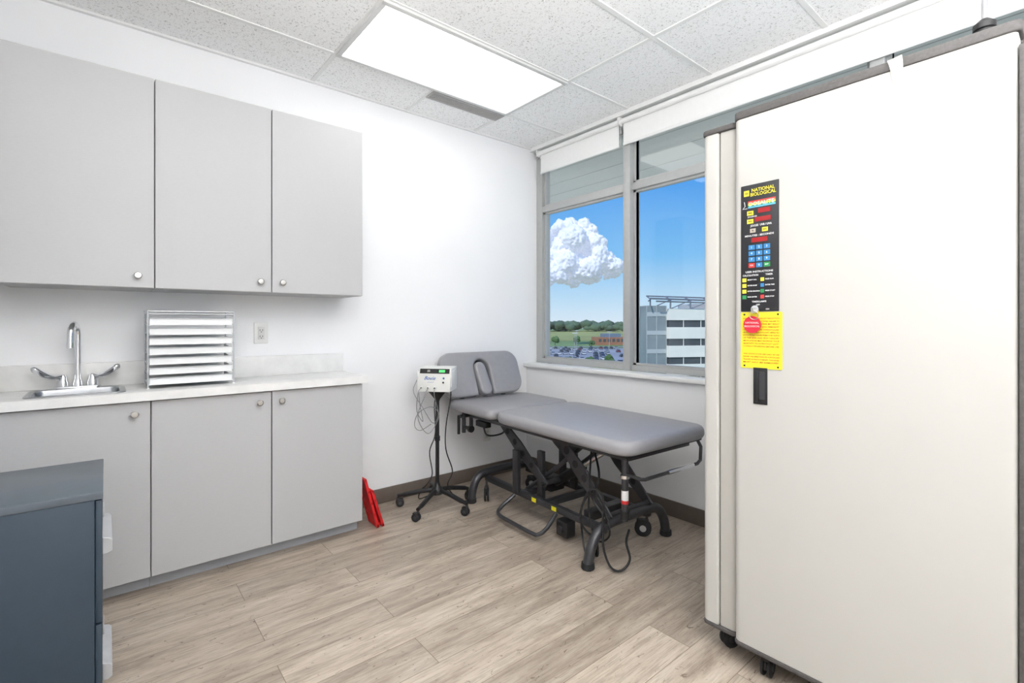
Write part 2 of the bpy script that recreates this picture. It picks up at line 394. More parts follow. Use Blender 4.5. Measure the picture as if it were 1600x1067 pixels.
for sg in (-1,1):
    b=MB(); b.lathe([(0,0.012),(0.022,0.012),(0.022,0.032),(0.017,0.045),(0.016,0.06),(0.011,0.068),(0,0.069)],CHROME,20,T(0,sg*0.052,0))
    b.tube(smooth([(0.0,sg*0.052,0.062),(0.014,sg*0.078,0.058),(0.03,sg*0.108,0.070),(0.04,sg*0.135,0.092),(0.042,sg*0.150,0.110)],4),[0.012,0.013,0.014,0.015,0.016,0.017,0.018,0.019,0.020,0.020,0.020,0.020,0.020,0.019,0.018,0.015,0.009],CHROME,12,flat=0.75)
    b.obj('handle',t)
# tray rack
TR=mat('frosted_white_tray',(238,239,240),0.3,var=0.01)
WIRE=mat('bright_silver_wire',(200,202,205),0.3,metal=0.5,var=0.01)
t=thing('tray_rack','metal wire rack of stacked white trays standing on worktop','tray rack',(0.2,-2.585,0.9155))
b=MB(); hw=0.175; hd=0.105; hh=0.365
for sg in (-1,1):
    for xx in (-hd,hd):
        b.cyl((xx,sg*hw,0.0),(xx,sg*hw,hh),0.0036,WIRE,8)
        b.cyl((xx,sg*hw,0.0),(xx,sg*hw,0.006),0.007,WHITE,8)
        b.ball((xx,sg*hw,hh),0.006,WIRE,1)
    for i in range(8):
        z=0.02+i*0.0465
        b.cyl((-hd,sg*hw,z+0.008),(hd,sg*hw,z),0.0026,WIRE,8)
for xx in (-hd,hd):
    b.cyl((xx,-hw,hh-0.003),(xx,hw,hh-0.003),0.0032,WIRE,8); b.cyl((xx,-hw,0.02),(xx,hw,0.02),0.003,WIRE,8); b.cyl((xx,-hw,hh-0.015),(xx,hw,hh-0.015),0.002,WIRE,8)
b.obj('wire_frame',t)
for i in range(7):
    b=MB(); z=0.026+i*0.0465; M=T(0,0,z)@RY(3)
    b.box(-0.1,0.104,-hw+0.006,hw-0.006,-0.002,0.001,TR,0,1,M); b.box(0.1,0.103,-hw+0.006,hw-0.006,-0.002,0.029,TR,0.001,1,M)
    b.box(0.1,0.108,-hw+0.006,hw-0.006,0.027,0.031,WIRE,0.001,1,M)
    for sg in (-1,1): b.box(-0.1,0.104,sg*(hw-0.008)-0.002,sg*(hw-0.008)+0.002,-0.002,0.024,TR,0.001,1,M)
    b.obj('tray',t)

# ---------------------------------------------------------------- file cabinet
FC=mat('slate_blue_metal',(46,61,75),0.42,var=0.04); FT=mat('slate_top_reflection_tint',(84,92,100),0.35,var=0.03); HG=mat('silver_grey_pull',(184,185,187),0.4,metal=0.1)  # top's paler grey has its reflected light put into the colour
t=thing('file_cabinet','dark slate-blue two-drawer metal filing cabinet with silver pulls','filing cabinet',(1.0,-3.10,0))
b=MB(); b.box(-0.225,0.225,-0.17,0.165,0.02,0.70,FC,0.003); b.box(-0.21,0.21,-0.15,0.15,0,0.02,BLACK); b.obj('body',t)
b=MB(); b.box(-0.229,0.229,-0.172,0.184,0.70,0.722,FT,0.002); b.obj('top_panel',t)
for z0,z1,zc in ((0.03,0.325,0.13),(0.33,0.695,0.525)):
    b=MB(); b.box(-0.218,0.218,0.166,0.182,z0,z1,FC,0.003); d=b.obj('drawer',t)
    b=MB()
    b.poly([(0,-0.026),(0.014,-0.026),(0.024,-0.020),(0.024,0.014),(0.018,0.022),(0,0.028)],-0.13,0.13,HG,0.0015,1,Matrix(((0,0,1,0),(1,0,0,0.182),(0,1,0,zc),(0,0,0,1))))
    b.box(-0.1,-0.02,0.182,0.186,zc+0.045,zc+0.075,HG,0.001); b.obj('handle',d)

# ---------------------------------------------------------------- red folding step stool
RED=mat('bright_red_plastic',(218,32,36),0.4,var=0.04)
t=thing('folding_step_stool','folded bright red plastic step stool leaning against cabinet','step stool',(0.31,-1.68,0))
for k,(y0b,lean,hh,nm) in enumerate(((0.020,-0.085,0.315,'step_panel'),(0.052,-0.075,0.24,'leg_panel'))):
    b=MB(); ang=math.degrees(math.atan2(-lean,hh)); M=T(0,y0b,0.003)@RX(ang)
    w=0.065
    b.box(-w,-w+0.02,-0.008,0.008,0.0,hh,RED,0.003,2,M); b.box(w-0.02,w,-0.008,0.008,0.0,hh,RED,0.003,2,M)
    for z in [0.0+i*(hh-0.02)/4 for i in range(5)]: b.box(-w,w,-0.007,0.007,z,z+0.02,RED,0.003,2,M)
    b.box(-w+0.005,w-0.005,-0.003,0.003,0.005,hh-0.005,RED,0.001,1,M)
    b.obj(nm,t)
b=MB(); b.box(-0.05,0.05,0.018,0.056,0.012,0.022,RED,0.003); b.obj('hinge_bar',t)

# ---------------------------------------------------------------- casters
def caster(parent,x,y,r=0.03,ang=0,z0=0.0,stem=0.02,label=None):
    b=MB(); M=T(x,y,z0)@RZ(ang)
    for sg in (-1,1):
        b.lathe([(0,-0.006),(r*0.7,-0.007),(r,-0.004),(r,0.004),(r*0.7,0.007),(0,0.006)],RUB,20,M@T(-r*0.45,sg*0.011,r)@RX(90))
        b.lathe([(0,-0.0075),(r*0.4,-0.0075),(r*0.45,0),(r*.4,0.0075),(0,0.0075)],FRAME if r<0.04 else GR,14,M@T(-r*0.45,sg*0.011,r)@RX(90))
    b.poly([(-r*1.3,r*0.9),(-r*1.25,r*1.6),(-r*0.6,r*2.05),(0.01,r*2.05),(0.012,r*1.5),(-r*0.4,r*0.8)],-0.004,0.004,BLACK,0.001,1,M@RX(90))
    b.box(-r*1.2,0.008,-0.014,0.014,r*1.7,r*2.1,BLACK,0.003,2,M)
    b.cyl((0,0,r*1.9),(0,0,r*2.1+stem),0.008,FRAME,10,M)
    return b.obj('caster',parent)

# ---------------------------------------------------------------- mobile stand + unit
px,py=0.30,-1.21
st=t=thing('mobile_stand','black five-leg rolling pole stand beside exam table','rolling stand',(px,py,0))
b=MB(); b.lathe([(0,0.085),(0.035,0.085),(0.04,0.1),(0.035,0.125),(0.02,0.14),(0.016,0.16),(0,0.16)],BLACK,20); hub=b.obj('hub',t)
for i in range(5):
    a=math.radians(230+72*i); dx,dy=math.cos(a),math.sin(a); lr=0.265 if i!=3 else 0.235
    b=MB(); b.tube(smooth([(dx*0.02,dy*0.02,0.112),(dx*0.1,dy*0.1,0.105),(dx*0.2,dy*0.2,0.085),(dx*lr,dy*lr,0.074)],4),[0.015]*10+[0.012]*3,BLACK,10); b.obj('leg',t)
    caster(t,dx*(lr-.003),dy*(lr-.003),0.026,math.degrees(a)+(70*(i%2)+20 if i!=3 else 90),0,0.012)
b=MB(); b.cyl((0,0,0.13),(0,0,0.74),0.013,BLACK,16); b.cyl((0,0,0.44),(0,0,0.47),0.018,BLACK,16); b.lathe([(0.012,0.70),(0.02,0.72),(0.06,0.768),(0.06,0.775),(0,0.775)],BLACK,20); b.obj('pole',t)
OFFW=mat('off_white_abs',(220,220,216),0.45,var=0.01); BLUE=mat('blue_print',(50,95,165),0.5); GRN=mat('green_display',(90,230,120),0.4,emit=0.6)
u=thing('electrosurgical_unit','white medical desktop unit with blue script and cables on stand','medical device',(px,py,0.7765),R(42))
b=MB()
prof=[(-0.085,0.0),(-0.085,0.055),(-0.05,0.15),(0.085,0.155),(0.085,0.0)]
Mp=Matrix(((0,0,1,0),(1,0,0,0),(0,1,0,0),(0,0,0,1)))
b.poly(prof,-0.112,0.112,OFFW,0.006,3,Mp); b.box(-0.117,-0.105,-0.07,0.07,0.03,0.13,OFFW,0.003); b.box(0.105,0.117,-0.07,0.07,0.03,0.13,OFFW,0.003); b.obj('housing',u)
sl=math.atan2(0.095,0.035)
def FM(x,s,off=0.001):
    p=Vector((x,-0.085+0.035*s,0.055+0.095*s)); nrm=Vector((0,-math.sin(sl),math.cos(sl))); p+=nrm*off
    up=Vector((0,math.cos(sl),math.sin(sl))); rt=Vector((1,0,0))
    return Matrix(((rt.x,up.x,nrm.x,p.x),(rt.y,up.y,nrm.y,p.y),(rt.z,up.z,nrm.z,p.z),(0,0,0,1)))
b=MB(); b.box(-0.1,0.1,-0.016,0.016,-0.001,0.002,BLACK,0.001,1,FM(0,0.8)); b.box(0.03,0.07,-0.008,0.008,0.002,0.003,GRN,0,1,FM(0,0.8)); b.text('00',0.02,WHITE,FM(-0.04,0.8,0.0035)); b.obj('display_strip',u)
b=MB(); b.text('Bovie',0.034,BLUE,FM(-0.03,0.33,0.0015),shear=0.4,bold=0.0003); b.text('SPECIALIST',0.009,BLUE,FM(-0.02,0.06,0.0015)); b.obj('front_print',u)
for i in range(2):
    b=MB(); b.cyl((0.065,0,0),(0.065,0,0.006),0.006,BLUE if i else BLACK,12,FM(0.0,0.05+0.28*i,0)); b.obj('control_button',u)
for i in range(3):
    b=MB(); b.cyl((-0.08+0.045*i,-0.084,0.025),(-0.08+0.045*i,-0.096,0.025),0.01,WHITE,14)
    b.cyl((-0.08+0.045*i,-0.096,0.025),(-0.08+0.045*i,-0.102,0.025),0.005,BLACK,10); b.obj('socket',u)
CABL=mat('grey_cable',(140,140,142),0.5)
for pts,rr_ in (([(-0.08,-0.1,0.025),(-0.085,-0.14,0.0),(-0.1,-0.12,-0.12),(-0.08,-0.06,-0.2),(-0.11,-0.03,-0.1),(-0.125,-0.02,0.02),(-0.126,0.0,0.08)],0.0026),
   ([(-0.035,-0.1,0.025),(-0.04,-0.14,-0.02),(-0.09,-0.13,-0.16),(-0.03,-0.1,-0.27),(0.03,-0.06,-0.16),(-0.02,-0.07,-0.1),(-0.10,-0.09,-0.14),(-0.13,-0.08,-0.22),(-0.1,-0.06,-0.26),(-0.03,-0.04,-0.22)],0.0026),
   ([(0.01,-0.1,0.025),(0.02,-0.13,-0.02),(0.04,-0.11,-0.14),(0.0,-0.1,-0.2),(-0.06,-0.12,-0.1),(-0.13,-0.1,0.0),(-0.128,-0.04,0.07)],0.0022)):
    b=MB(); b.tube(smooth(pts),rr_,CABL,6); b.obj('accessory_cable',u)
for pts,rr_ in (([(0.05,0.088,0.02),(0.06,0.12,-0.05),(0.04,0.07,-0.25),(0.05,0.03,-0.4),(0.09,0.05,-0.55),(0.06,0.04,-0.64),(0.10,0.06,-0.72),(0.17,0.10,-0.768),(0.16,0.17,-0.769)],0.004),
   ([(0.0,0.088,0.02),(-0.05,0.10,-0.1),(-0.03,0.05,-0.3),(-0.06,0.02,-0.42),(-0.035,0.0,-0.56),(-0.07,-0.02,-0.63),(-0.12,0.02,-0.68),(-0.16,0.1,-0.768),(-0.1,0.2,-0.769)],0.0038)):
    b=MB(); b.tube(smooth(pts),rr_,BLACK,8); b.obj('power_cord',st,loc=(0,0,0.7765),rot=(0,0,R(42)))

# ---------------------------------------------------------------- exam table
t=thing('exam_table','grey upholstered adjustable treatment table with charcoal steel base','examination table',(0.90,-0.715,0),R(-2.5))
b=MB(); b.poly(rrect(-0.18,0.875,-0.355,0.345,0.09),0.603,0.675,VINYL,0.03,5); b.obj('foot_cushion',t)
b=MB(); b.poly(rrect(-0.755,-0.195,-0.36,0.34,[0.05,0.09,0.09,0.05]),0.608,0.678,VINYL,0.03,5); b.obj('seat_cushion',t)
H=0.335; W=0.35
o=[]
def arc(cx,cy,r,a0,a1,n=6): return [(cx+r*math.cos(R(a0+(a1-a0)*i/n)),cy+r*math.sin(R(a0+(a1-a0)*i/n))) for i in range(n+1)]
o+=arc(W-0.10,H-0.10,0.10,0,90); o+=arc(-W+0.10,H-0.10,0.10,90,180); o+=arc(-W+0.10,0.10,0.10,180,270)
o+=arc(-0.088,0.02,0.02,270,360,3); o+=arc(0,0.205,0.068,180,0,10); o+=arc(0.088,0.02,0.02,180,270,3); o+=arc(W-0.10,0.10,0.10,270,360)
hx0,hz0=-0.655,0.70; tilt=math.atan2(0.30,0.12)
upv=Vector((-math.cos(tilt),0,math.sin(tilt))); rt=Vector((0,1,0)); nn=Vector((math.sin(tilt),0,math.cos(tilt)))
MH=Matrix(((rt.x,upv.x,nn.x,hx0),(rt.y,upv.y,nn.y,-0.06),(rt.z,upv.z,nn.z,hz0),(0,0,0,1)))
b=MB(); b.poly(o,-0.055,0.0,VINYL,0.016,4,MH); b.obj('head_cushion',t)
b=MB(); pg=arc(0,0.205,0.046,0,180,10)+arc(0,0.045,0.050,180,360,10); b.poly(pg,-0.05,0.020,VINYL,0.016,4,MH@RZ(6)); b.obj('face_hole_plug',t)
b=MB(); b.box(-0.25,0.25,0.03,0.30,-0.062,-0.056,FRAME,0,1,MH); b.box(-0.2,-0.17,-0.04,0.3,-0.075,-0.056,FRAME,0,1,MH); b.box(0.17,0.2,-0.04,0.3,-0.075,-0.056,FRAME,0,1,MH); b.obj('head_bracket',t)
b=MB()
for sg in (-1,1):
    b.box(-0.68,0.80,sg*0.24-0.017,sg*0.24+0.017,0.562,0.60,FRAME,0.004)
for x in (-0.66,-0.19,0.3,0.79): b.box(x-0.017,x+0.017,-0.25,0.25,0.564,0.60,FRAME,0.004)
b.box(-0.7,-0.2,-0.3,0.3,0.598,0.609,BLACK); b.box(-0.16,0.84,-0.31,0.31,0.593,0.604,BLACK); b.obj('top_frame',t)
b=MB()
for sg in (-1,1):
    b.box(-0.49,0.60,sg*0.18-0.019,sg*0.18+0.019,0.132,0.170,FRAME,0.006)
for x in (-0.1,0.12): b.box(x-0.022,x+0.022,-0.19,0.19,0.13,0.165,FRAME,0.004)
for sg in (-1,1):
    b.box(-0.156,-0.104,sg*0.20-0.014,sg*0.20+0.014,0.15,0.42,FRAME,0.004)
    b.box(0.015,0.065,sg*0.14-0.014,sg*0.14+0.014,0.15,0.44,FRAME,0.004)
b.box(0.40,0.46,-0.14,0.14,0.14,0.19,FRAME,0.005)
b.obj('base_frame',t)
for X in (-0.50,0.61):
    b=MB(); b.tube(smooth([(X,-0.325 if X>0 else -0.30,0.022),(X,-0.30 if X>0 else -0.285,0.10),(X,-0.245,0.165),(X,-0.15,0.19),(X,0.15,0.19),(X,0.245,0.165),(X,0.295,0.10),(X,0.315,0.022)],5),0.027,FRAME,14)
    for sg in (-1,1): b.lathe([(0,0),(0.03,0),(0.034,0.006),(0.032,0.03),(0,0.03)],RUB,16,T(X,0.316 if sg>0 else (-0.325 if X>0 else -0.30),0))
    b.obj('leg',t)
    for sg in (-1,1): caster(t,X+(-0.055 if X>0 else 0.055),sg*0.215,0.047,35*sg,0.0,0.045)
ARM=FRAME; HOL=mat('hole_shadow',(24,24,26),0.8)
def arm(p0,p1,y,w0,w1):
    v=Vector((p1[0]-p0[0],p1[1]-p0[1])); L=v.length; a=math.atan2(v.y,v.x)
    M=T(p0[0],y,p0[1])@RY(-math.degrees(a))@RX(90)
    b=MB(); b.poly([(-0.02,-w0/2),(-0.02,w0/2),(L*0.45,w1/2),(L+0.02,w0/2),(L+0.02,-w0/2),(L*0.45,-w1/2)],-0.006,0.006,ARM,0.002,1,M)
    for k,q in enumerate((0.2,0.38,0.56,0.74)): b.cyl((L*q,0,-0.0068),(L*q,0,0.0068),w1*(0.26-0.02*k),HOL,16,M)
    for q in (0,1): b.cyl((L*q,0,-0.016),(L*q,0,0.016),0.014,NICKEL,14,M)
    b.obj('lift_arm',t)
for sg in (-1,1):
    arm((-0.36,0.575),(0.10,0.26),sg*0.165,0.05,0.085)
    arm((0.22,0.57),(0.60,0.22),sg*0.165,0.05,0.09)
for (x,w,z,r) in ((-0.36,0.2,0.575,0.012),(0.22,0.2,0.57,0.012),(0.10,0.2,0.26,0.014),(0.60,0.18,0.22,0.014)):
    b=MB(); b.cyl((x,-w,z),(x,w,z),r,FRAME); b.obj('cross_shaft',t)
for sg in (-1,1):
    b=MB(); b.tube([(-0.12,sg*0.12,0.16),(0.16,sg*0.12,0.36),(0.42,sg*0.12,0.57)],0.014,FRAME,10); b.obj('brace',t)
b=MB(); b.cyl((0.0,-0.02,0.2),(0.28,-0.02,0.38),0.028,BLACK); b.cyl((0.28,-0.02,0.38),(0.52,-0.02,0.545),0.013,CHROME); b.box(-0.05,0.05,-0.07,0.05,0.17,0.25,BLACK,0.01); b.obj('lift_actuator',t)
YEL=mat('yellow_label',(235,222,40),0.5); WL=mat('label_white',(225,225,225),0.5); RL=mat('label_red',(190,40,40),0.5)
for x in (0.02,0.2):
    b=MB(); b.box(x,x+0.04,-0.2005,-0.1992,0.139,0.163,YEL); b.obj('caution_label',t)
b=MB(); b.cyl((0.74,-0.2,0.25),(0.74,-0.2,0.585),0.017,FRAME,16); b.cyl((0.74,-0.2,0.35),(0.74,-0.2,0.40),0.0178,WL,16); b.cyl((0.74,-0.2,0.335),(0.74,-0.2,0.352),0.0182,RL,16); b.cyl((0.74,-0.2,0.26),(0.74,-0.2,0.30),0.023,BLACK,16); b.cyl((0.74,-0.2,0.46),(0.74,-0.2,0.475),0.023,CHROME,16); b.obj('gas_cylinder',t)
b=MB(); b.tube([(0.8,-0.20,0.48),(0.83,-0.20,0.475),(0.845,-0.18,0.475),(0.845,0.26,0.475),(0.845,0.29,0.49),(0.845,0.295,0.56),(0.82,0.295,0.60)],0.009,FRAME,10); b.cyl((0.845,0.0,0.475),(0.845,0.22,0.475),0.0115,CHROME,12); b.tube([(0.755,-0.2,0.48),(0.83,-0.2,0.478)],0.009,FRAME,10); b.obj('lift_handle_bar',t)
b=MB(); b.tube(smooth([(-0.15,-0.20,0.13),(-0.16,-0.30,0.07),(-0.13,-0.34,0.045),(0.0,-0.345,0.04),(0.2,-0.345,0.04),(0.24,-0.33,0.045),(0.25,-0.28,0.07),(0.24,-0.2,0.13)],4),0.012,FRAME,10); b.obj('foot_control_bar',t)
b=MB(); b.box(0.27,0.36,-0.23,-0.16,0.03,0.12,BLACK,0.01); b.cyl((0.31,-0.24,0.07),(0.31,-0.23,0.07),0.02,FRAME); b.obj('motor_box',t)
b=MB()
b.cyl((-0.6,-0.33,0.575),(-0.6,0.3,0.575),0.012,FRAME)
for y in (-0.3,-0.24): b.cyl((-0.6,y,0.46),(-0.6,y,0.60),0.014,FRAME,12)
b.cyl((-0.6,-0.30,0.5),(-0.52,-0.30,0.5),0.012,BLACK,12); b.cyl((-0.52,-0.30,0.5),(-0.5,-0.30,0.5),0.024,BLACK,12); b.cyl((-0.62,-0.33,0.45),(-0.62,-0.33,0.58),0.01,BLACK,12); b.box(-0.5,-0.38,-0.27,-0.22,0.52,0.56,BLACK,0.006); b.obj('side_clamp',t)
b=MB(); b.tube(smooth([(-0.45,-0.24,0.53),(-0.4,-0.24,0.47),(-0.3,-0.2,0.49),(-0.22,-0.2,0.55)]),0.006,BLACK,8); b.obj('head_release_lever',t)
for pts,rr_ in (([(0.3,0.02,0.56),(0.45,-0.1,0.5),(0.56,-0.19,0.42),(0.55,-0.22,0.3),(0.63,-0.21,0.22),(0.56,-0.23,0.12),(0.50,-0.27,0.2),(0.55,-0.25,0.36),(0.62,-0.23,0.34),(0.64,-0.25,0.2),(0.655,-0.26,0.10),(0.70,-0.26,0.025),(0.75,-0.24,0.02),(0.77,-0.20,0.07),(0.74,-0.19,0.14),(0.70,-0.12,0.17)],0.006),
   ([(0.42,-0.1,0.52),(0.5,-0.2,0.35),(0.52,-0.22,0.2),(0.58,-0.22,0.1),(0.66,-0.22,0.16),(0.62,-0.22,0.28),(0.54,-0.22,0.33),(0.48,-0.24,0.24),(0.5,-0.25,0.1),(0.54,-0.27,0.03)],0.005)):
    b=MB(); b.tube(smooth(pts),rr_,BLACK,8); b.obj('power_cord',t)

# ---------------------------------------------------------------- phototherapy booth
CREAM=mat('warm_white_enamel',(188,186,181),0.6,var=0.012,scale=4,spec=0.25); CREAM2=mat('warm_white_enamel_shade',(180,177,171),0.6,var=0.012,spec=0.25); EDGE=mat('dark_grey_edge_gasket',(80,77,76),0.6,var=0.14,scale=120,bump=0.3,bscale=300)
t=thing('phototherapy_booth','tall cream medical light cabinet on casters with control panel','medical cabinet',(2.6,-0.8,0))
ox,oy=2.6,-0.8
def bx(b,x0,x1,y0,y1,z0,z1,m,bev=0,seg=2): b.box(x0-ox,x1-ox,y0-oy,y1-oy,z0,z1,m,bev,seg)
b=MB(); bx(b,2.18,2.990,-1.125,-0.42,0.10,1.93,CREAM,0.01); bx(b,2.2,2.98,-1.10,-0.44,0.08,0.10,BLACK); bx(b,2.175,3.0,-1.127,-0.415,1.93,1.95,EDGE,0.006); b.obj('body',t)
b=MB(); bx(b,2.9965,3.012,-1.205,-0.42,0.10,1.90,EDGE,0.003); b.obj('side_gasket',t)
b=MB(); b.poly([(x-ox,y-oy) for x,y in rrect(2.295,2.995,-1.203,-1.135,[0.004,0.004,0.022,0.012])],0.105,1.935,CREAM,0.002,1)
b.poly([(x-ox,y-oy) for x,y in rrect(2.292,3.003,-1.207,-1.133,[0.004,0.004,0.024,0.017])],1.935,1.963,EDGE,0.007,3)
b.poly([(x-ox,y-oy) for x,y in rrect(2.292,2.996,-1.206,-1.133,[0.004,0.004,0.024,0.017])],0.09,0.105,EDGE,0.004,2); door=b.obj('main_door',t)
b=MB(); b.poly([(x-ox,y-oy) for x,y in rrect(2.162,2.222,-1.172,-1.13,[0.004,0.004,0.02,0.008])],0.105,1.925,CREAM,0.002,1)
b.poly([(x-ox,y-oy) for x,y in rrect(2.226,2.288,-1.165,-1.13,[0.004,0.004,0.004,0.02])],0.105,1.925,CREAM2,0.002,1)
b.poly([(x-ox,y-oy) for x,y in rrect(2.158,2.290,-1.176,-1.128,[0.004,0.004,0.02,0.02])],1.925,1.945,EDGE,0.006,3)
b.poly([(x-ox,y-oy) for x,y in rrect(2.160,2.290,-1.174,-1.128,[0.004,0.004,0.02,0.02])],0.09,0.105,EDGE,0.004,2); b.obj('side_door',t)
for (x,y,a) in ((2.235,-1.08,60),(2.385,-1.13,95),(2.93,-1.12,40),(2.25,-0.5,0),(2.93,-0.5,0)):
    caster(t,x-ox,y-oy,0.034,a,0,0.012)
yf=-1.2035
def FP(x,z,off=0.0): 
    return Matrix(((1,0,0,x-ox),(0,0,-1,yf-off-oy),(0,1,0,z),(0,0,0,1)))
PB=mat('panel_black',(28,28,32),0.5); PR=mat('print_red',(205,50,45),0.4,emit=0.1); PY=mat('print_yellow',(232,216,60),0.5); PW=mat('print_white',(220,220,220),0.5); PBL=mat('key_blue',(50,125,180),0.5)
PG=mat('key_green',(40,140,78),0.5); LED=mat('led_window_red',(150,28,30),0.25); PO=mat('print_orange',(230,125,40),0.5); PLB=mat('print_lightblue',(90,175,220),0.5); PGY=mat('key_grey',(180,170,155),0.5)
x0,x1,z0,z1=2.322,2.447,1.262,1.697; w=x1-x0; h=z1-z0; cx=(x0+x1)/2
def P(b,fx,fz,fw,fh,m,lay=1):
    X=x0+fx*w; Z=z1-fz*h
    b.box(-fw*w/2,fw*w/2,-fh*h/2,fh*h/2,0,0.0006,m,0,1,FP(X,Z,0.004+0.0007*(lay-1)))
def TX(b,s,fx,fz,size,m,ax='CENTER',lay=2,bold=0.0002,wid=None):
    b.text(s,size,m,FP(x0+fx*w,z1-fz*h,0.0043+0.0007*lay),ax,bold=bold,wid=wid)
b=MB(); b.box(-w/2,w/2,-h/2,h/2,0,0.004,PB,0.0015,2,FP(cx,(z0+z1)/2))
P(b,0.16,0.065,0.14,0.045,PY); TX(b,'nb',0.16,0.065,0.012,PB)
TX(b,'NATIONAL',0.6,0.05,0.0165,PY,wid=0.075); TX(b,'BIOLOGICAL',0.6,0.083,0.0165,PY,wid=0.083)
for k,m in enumerate((PR,PO,PY,PG,PLB)): P(b,0.56,0.135+0.011*k,0.72,0.011,m)
TX(b,'DOSALITE',0.56,0.157,0.0185,PW,wid=0.082)
b.tube([(x0+0.1*w-ox,yf-0.0045-oy,z1-0.13*h),(x0+0.12*w-ox,yf-0.0045-oy,z1-0.165*h),(x0+0.06*w-ox,yf-0.0045-oy,z1-0.185*h),(x0+0.18*w-ox,yf-0.0045-oy,z1-0.185*h)],0.0012,PW,6)
for fz in (0.225,0.29):
    P(b,0.26,fz,0.17,0.034,PY); TX(b,'PRESS',0.26,fz,0.0055,PB)
    P(b,0.63 if fz<0.25 else 0.59,fz-0.01,0.32 if fz<0.25 else 0.42,0.036,LED)
TX(b,'JOULES/CM',0.32,0.255,0.006,PW); TX(b,'JOULES  UVB / UVA',0.55,0.327,0.0095,PW,wid=0.07)
for fx,m in ((0.33,PGY),(0.65,PY)): P(b,fx,0.365,0.15,0.032,m); TX(b,'RUN' if fx>0.5 else 'MJ',fx,0.365,0.0055,PB)
TX(b,'MINUTES : SECONDS',0.5,0.405,0.0085,PW,wid=0.095); P(b,0.5,0.44,0.42,0.036,LED)
keys='123456789C0E'
for r in range(4):
    for c in range(3):
        m=PBL
        if r==3 and c==0: m=PR
        if r==3 and c==2: m=PG
        fx=0.3+0.2*c; fz=0.497+0.047*r; P(b,fx,fz,0.165,0.036,m); TX(b,keys[r*3+c] if m==PBL else ('CLR' if c==0 else 'ENT'),fx,fz,0.01 if m==PBL else 0.006,PW)
TX(b,'USER INSTRUCTIONS',0.5,0.69,0.0085,PW,wid=0.09); TX(b,'CALCULATION',0.27,0.717,0.0085,PW,wid=0.052); TX(b,'TIMER',0.76,0.717,0.0085,PW)
for k in range(4):
    fz=0.752+0.045*k
    P(b,0.1,fz,0.11,0.03,[PY,PY,PY,PG][k]); P(b,0.58,fz,0.09,0.028,[PY,PBL,PG,PR][k])
    TX(b,['SELECT UVA','ENTER DOSE','ENTER READING','PRESS ENTER'][k],0.19,fz+0.0,0.0055,PW,'LEFT'); TX(b,['PRESS RUN','ENTER TIME','PRESS START','PRESS STOP'][k],0.66,fz,0.0055,PW,'LEFT')
TX(b,'TIMER/LAMPS',0.5,0.925,0.008,PW); TX(b,'OFF',0.47,0.95,0.007,PW); TX(b,'ON',0.72,0.985,0.007,PW)
b.cyl((0,0,0),(0,0,0.012),0.013,CHROME,20,FP(x0+0.42*w,z1-0.985*h,0.004)); b.obj('control_panel',t)
SY=mat('sign_yellow',(230,214,44),0.5); SR=mat('sign_red_text',(180,70,30),0.5)
b=MB(); b.poly(rrect(-0.068,0.068,-0.096,0.096,0.005),0,0.002,SY,0,1,FP(2.389,1.163))
for (xx,zz) in ((-0.055,-0.088),(0.055,-0.088),(-0.055,0.088),(0.055,0.088)): b.cyl((xx,zz,0.002),(xx,zz,0.004),0.003,BLACK,10,FP(2.389,1.163))
lines=['DANGER - ULTRAVIOLET RADIATION','FOLLOW ALL INSTRUCTIONS. FAILURE TO','USE PROTECTIVE EYEWEAR MAY RESULT','IN SEVERE BURNS OR LONG TERM INJURY','TO THE EYES. AVOID OVEREXPOSURE.','AS WITH NATURAL SUNLIGHT, REPEATED','EXPOSURE MAY CAUSE PREMATURE AGING','OF THE SKIN AND SKIN CANCER.','MEDICATIONS MAY INCREASE YOUR','SENSITIVITY TO ULTRAVIOLET LIGHT.','CONSULT PHYSICIAN BEFORE USE.']
for i,l in enumerate(lines): b.text(l,0.0072,SR,FP(2.389,1.163+0.074-0.0095*i,0.0024),wid=0.118,bold=0.0001)
for i,l in enumerate(['THIS DEVICE IS FOR USE ONLY BY OR','UNDER THE DIRECTION OF A PHYSICIAN','TRAINED IN PHOTOTHERAPY. THIS PANEL','MUST NOT BE REMOVED.']): b.text(l,0.0072,SR,FP(2.389,1.163-0.047-0.0095*i,0.0024),wid=0.118,bold=0.0001)
b.obj('warning_sign',t)
b=MB(); b.box(-0.023,0.023,-0.062,0.062,0,0.003,BLACK,0.001,2,FP(2.387,1.008)); b.box(-0.013,0.015,-0.045,0.05,0.003,0.0035,FRAME,0,1,FP(2.387,1.008)); b.box(-0.018,-0.004,-0.053,0.053,0.003,0.009,BLACK,0.002,2,FP(2.387,1.008)); b.obj('recessed_handle',t)
b=MB(); kx=x0+0.42*w; kz=z1-0.985*h
b.box(-0.003,0.003,-0.014,0.005,0.016,0.034,NICKEL,0.0005,1,FP(kx,kz)); b.tube([(0.015*math.cos(a),-0.020+0.015*math.sin(a),0.022+0.003*math.sin(a)) for a in [2*math.pi*i/16 for i in range(16)]],0.0014,NICKEL,6,FP(kx,kz),closed=True)
RT=mat('red_tag',(205,40,60),0.4)
b.cyl((0,-0.052,0.014),(0,-0.052,0.018),0.029,RT,28,FP(kx-0.008,kz)); b.text('NATIONAL',0.009,PW,FP(kx-0.008,kz-0.046,0.0186)); b.text('BIOLOGICAL',0.009,PW,FP(kx-0.008,kz-0.058,0.0186)); b.obj('key_with_tag',t,label='key on ring with round red tag')
TAPE=mat('thin_white_tape',(226,223,216),0.5,alpha=0.75)
tb=bmesh.new(); pr=[]
